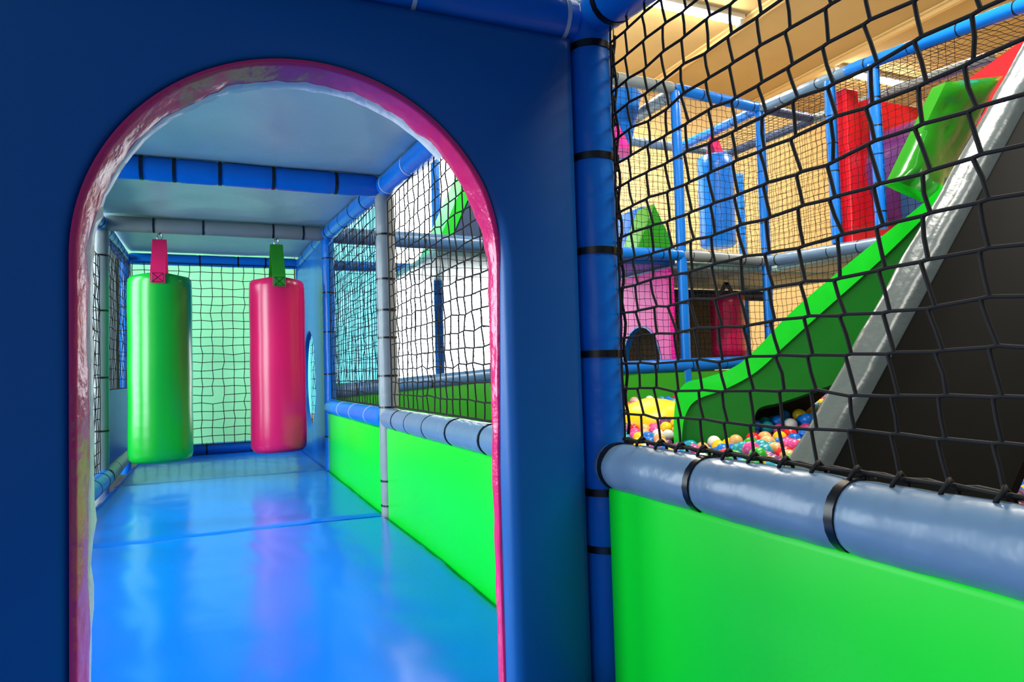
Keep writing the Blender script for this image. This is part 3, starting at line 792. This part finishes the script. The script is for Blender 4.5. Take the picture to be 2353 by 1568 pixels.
# ------------------------------------------------------------------ black wide slide with grey bolster
P0 = Vector((1.003, .21)); D = (Vector((2.373, 1.797))-P0).normalized(); NN = Vector((-D.y, D.x))
def sl(t, v): q = P0 + D*t + NN*v; return q
t = thing('slide', 'wide black slide with grey side bolster in right foreground', 'slide', (1.6, .3, .1))
def prism_along(y_v, t0, t1, nseg=40, wob=0):
    bm = bmesh.new(); rows = []
    for i in range(nseg+1):
        tt = t0+(t1-t0)*i/nseg; row = []
        for y, v in y_v:
            w = noise.noise(Vector((tt*7, y*20, v*20)))*wob
            q = sl(tt, v+w); row.append(bm.verts.new((q.x, y+w*.5, q.y)))
        rows.append(row)
    n = len(y_v)
    for a, b in zip(rows, rows[1:]):
        for k in range(n): bm.faces.new((a[k], a[(k+1)%n], b[(k+1)%n], b[k]))
    bm.faces.new(rows[0][::-1]); bm.faces.new(rows[-1])
    return bm
obj('side_bolster', prism_along([(.625, -.10), (.625, -.008), (.612, .0), (.588, .002), (.575, -.008), (.560, -.010), (.538, -.016), (.526, -.035), (.520, -.10)], -.16, 2.75, 60, .005), BOLST, t, angle=60)
obj('slide_bed', prism_along([(.015, -.10), (.015, -.075), (.03, -.068), (.519, -.068), (.519, -.10)], -.14, 2.75, 30, 0), BLACKV, t, angle=60)

# ------------------------------------------------------------------ yellow dome in the pit
bm = bmesh.new(); bmesh.ops.create_uvsphere(bm, u_segments=32, v_segments=16, radius=1)
for v in bm.verts: v.co = Vector((1.83+.27*v.co.x, 2.5+.22*v.co.y, .19+.155*v.co.z + .012*noise.noise(v.co*2)))
tag(obj('foam_dome', bm, YELLOW, angle=0), 'yellow rounded foam mound half buried among the balls', 'foam shape')

# ------------------------------------------------------------------ balls
BALLCOL = {'blue': (10, 112, 215), 'teal': (20, 150, 170), 'red': (235, 30, 40), 'yellow': (248, 200, 25), 'pink': (225, 70, 150), 'purple': (120, 60, 130),
           'green': (30, 160, 40), 'white': (225, 225, 222), 'tan': (225, 175, 110), 'pale pink': (235, 170, 195)}
W8 = {'blue': 9, 'teal': 7, 'red': 6, 'yellow': 5, 'pink': 6, 'purple': 3, 'green': 4, 'white': 4, 'tan': 4, 'pale pink': 3}
BM = {k: material('ball_' + k.replace(' ', '_'), c, .28, .5, 0) for k, c in BALLCOL.items()}
BR = .0325
def ball_mesh(mt, name, seg=20, rg=12):
    bm = bmesh.new(); bmesh.ops.create_uvsphere(bm, u_segments=seg, v_segments=rg, radius=BR)
    me = bpy.data.meshes.new(name); bm.to_mesh(me); bm.free(); me.materials.append(mt); me.shade_smooth(); return me
def sst(a, b, x): x = min(1, max(0, (x-a)/(b-a))); return x*x*(3-2*x)
def hgt(x, y):
    q = (x+.62)/(y+1.025)
    far = .15*sst(1.3, 2.2, x)*sst(.9, 1.5, y)
    near = .15*sst(.76, .90, q)*sst(.25, .75, y)*sst(1.55, 1.0, y)*sst(2.0, 1.3, x)
    return .075 + .09*sst(.8, 2.0, y) + max(far, near) + .02*noise.noise(Vector((x*2.3, y*2.3, 0)))
def in_slide(x, y):
    w = Vector((x, y))-SA; u, v = w.dot(SD), w.dot(SN)
    if .66 < u < 1.40 and (-.03 < v < .085 or SWID-.09 < v < SWID+.06): return True
    if 1.31 < u < 1.43 and -.03 < v < SWID+.03: return True
    q = (x-P0.x)*(-D.y)+(hgt(x, y)+.03-P0.y)*D.x
    if -.04 < y < .67 and -.17 < q < .05: return True
    if ((x-1.83)/.30)**2+((y-2.5)/.25)**2 < .80: return True
    return False
def project(p):
    d = p-CAM; z = d.dot(fw); return (1176.5+FPX*d.dot(rt)/z, 784-FPX*d.dot(up)/z, z)
spots = []; dx = .0655; row = 0; y = -.95
while y < 3.06:
    x = .085 + (dx/2 if row % 2 else 0)
    while x < 3.28:
        px = x+random.gauss(0, .006); py = y+random.gauss(0, .006)
        if not in_slide(px, py):
            spots.append(Vector((px, py, hgt(px, py)-BR+random.uniform(-.012, .022))))
        x += dx
    y += dx*.866; row += 1
HINT = '''1433 950 teal,1461 951 red,1420 962 pale pink,1443 966 blue,1471 966 blue,1430 985 purple,1450 985 red,1470 987 teal,1488 972 pale pink,1498 978 teal,1518 968 pink,1535 969 purple,1525 987 yellow,1507 990 pink,1488 995 tan,1541 988 red,1445 1003 teal,1457 1000 pink,1452 1010 yellow,1475 1014 yellow,1495 1005 blue,1492 1018 blue,1502 1022 pink,1522 1015 tan,1540 1020 pink,1506 1000 white,1648 1010 white,1625 1035 tan,1655 1045 blue,1690 1015 tan,1700 1040 teal,1693 1055 green,1725 1057 green,1727 1010 red,1740 1030 pink,1760 1010 tan,1755 1030 teal,1780 944 green,1799 938 teal,1815 933 pale pink,1834 922 tan,1852 923 purple,1875 911 blue,1868 922 blue,1850 911 yellow,1890 905 red,1840 935 blue,1842 947 blue,1864 938 pink,1859 947 yellow,1867 930 white,1768 961 green,1793 961 blue,1761 976 teal,1779 976 blue,1801 980 teal,1814 967 white,1834 963 yellow,1849 968 blue,1840 990 green,1826 1001 blue,1748 1000 tan,1776 1001 red,1807 1007 red,1811 1029 pink,1793 1029 blue,1771 1029 teal,1790 1051 blue,1733 1054 green,1786 1064 purple,2340 1108 yellow,2335 1125 blue,2330 1150 purple'''
HINT = [(float(a), float(b), c) for a, b, c in (h.split(' ', 2) for h in HINT.split(','))]
names = list(W8); wts = [W8[k] for k in names]
rnd = random.Random(3)
info = []
for p in spots:
    px, py, z = project(p)
    col = rnd.choices(names, wts)[0]
    if z > .3:
        best = min(HINT, key=lambda h: (h[0]-px)**2 + (h[1]-py)**2)
        if math.hypot(best[0]-px, best[1]-py) < 13: col = best[2]
    info.append([p, col, px, py, z, 0])
bpy.context.view_layer.update()
dg = bpy.context.evaluated_depsgraph_get()
cand = [q for q in info if q[4] > .3 and 1395 < q[2] < 2375 and 840 < q[3] < 1240]
def clear_of_scene(d, dist):
    o = CAM.copy(); left = dist
    for _ in range(10):
        ok, loc, nn, ii, ob, mm = SC.ray_cast(dg, o, d, distance=left)
        if not ok: return True
        if not (ob.name.startswith('safety_net') or 'rope' in ob.name): return False
        left -= (loc-o).length + .0005; o = loc + d*.0005
        if left <= 0: return True
    return True
for q in cand:
    p = q[0]; view = (CAM-p).normalized(); a, b = frame_for(view); vis = 0; rr = BR/q[4]*FPX
    near_ones = [w for w in cand if w is not q and w[4] < q[4] and abs(w[2]-q[2]) < 2.2*rr+8 and abs(w[3]-q[3]) < 2.2*rr+8]
    for s, t_ in ((0, 0), (.75, 0), (-.75, 0), (0, .85), (0, -.6), (.55, .6), (-.55, .6)):
        k = math.sqrt(max(0, 1-s*s-t_*t_)); pt = p + (a*s + b*t_ + view*k)*BR
        d = pt-CAM; L = d.length; d = d/L; hid = False
        for w in near_ones:
            oc = w[0]-CAM; tt = oc.dot(d)
            if tt < L-.002 and (oc - d*tt).length < BR: hid = True; break
        if not hid and clear_of_scene(d, L-.001): vis += 1
    q[5] = vis
seen = sorted([q for q in cand if q[5] >= 2], key=lambda q: q[4]/(q[5]+2))[:300]
ids = set(id(q) for q in seen)
# the rest of the pit filling: what nobody could count
order = {k: i for i, k in enumerate(names)}
ico = bmesh.new(); bmesh.ops.create_icosphere(ico, subdivisions=2, radius=BR)
IV = [v.co.copy() for v in ico.verts]; IF = [[v.index for v in f.verts] for f in ico.faces]; ico.free()
org = Vector((1.65, 1.0, ZF)); fv, ff, fm = [], [], []
def low_ball(p, ci):
    n0 = len(fv); q = p-org
    fv.extend([(v.x+q.x, v.y+q.y, v.z+q.z) for v in IV]); ff.extend([[i+n0 for i in f] for f in IF]); fm.extend([ci]*len(IF))
for q in info:
    if id(q) not in ids: low_ball(q[0], order[q[1]])
for p in spots:
    if project(p)[2] > .3: low_ball(p - Vector((.02, .012, .045)), rnd.randrange(len(names)))
me = bpy.data.meshes.new('ball_pit_filling'); me.from_pydata(fv, [], ff)
me.polygons.foreach_set('material_index', fm); me.shade_smooth()
for k in names: me.materials.append(BM[k])
o = bpy.data.objects.new('ball_pit_filling', me); o.location = org; COL.objects.link(o)
tag(o, 'mass of small coloured plastic balls filling the pit', 'balls', kind='stuff')
ORD = ['', 'second', 'third', 'fourth', 'fifth', 'sixth', 'seventh', 'eighth', 'ninth', 'tenth', 'eleventh', 'twelfth', 'thirteenth', 'fourteenth', 'fifteenth', 'sixteenth', 'seventeenth', 'eighteenth', 'nineteenth', 'twentieth']
def zone(q):
    x = q[2]
    if x < 1549: return 'left of the green slide'
    if x < 1746: return 'under the mouth of green slide'
    if x < 2200: return 'between the two slides'
    return 'right of the black slide'
meshes = {k: ball_mesh(BM[k], 'plastic_ball_' + k.replace(' ', '_')) for k in names}
groups = {}
for q in seen: groups.setdefault((zone(q), q[1]), []).append(q)
for (zn, col), lst in groups.items():
    lst.sort(key=lambda q: q[2])
    for i, q in enumerate(lst):
        nb = min((w for w in seen if w is not q), key=lambda w: (w[2]-q[2])**2+(w[3]-q[3])**2)
        if len(lst) == 1: lab = 'only %s ball %s, touching a %s one' % (col, zn, nb[1])
        else:
            od = 'leftmost' if i == 0 else ('rightmost' if i == len(lst)-1 else (ORD[i] + ' from left' if i < 20 else 'number %d from left' % (i+1)))
            lab = '%s ball %s, %s, beside %s one' % (col, zn, od, nb[1])
        o = bpy.data.objects.new('plastic_ball', meshes[col]); o.location = q[0]
        o.rotation_euler = (rnd.random()*3, rnd.random()*3, 0); COL.objects.link(o)
        tag(o, lab, 'ball', 'plastic balls in the ball pit')
print('balls', len(info), 'candidates', len(cand), 'seen', len(seen))
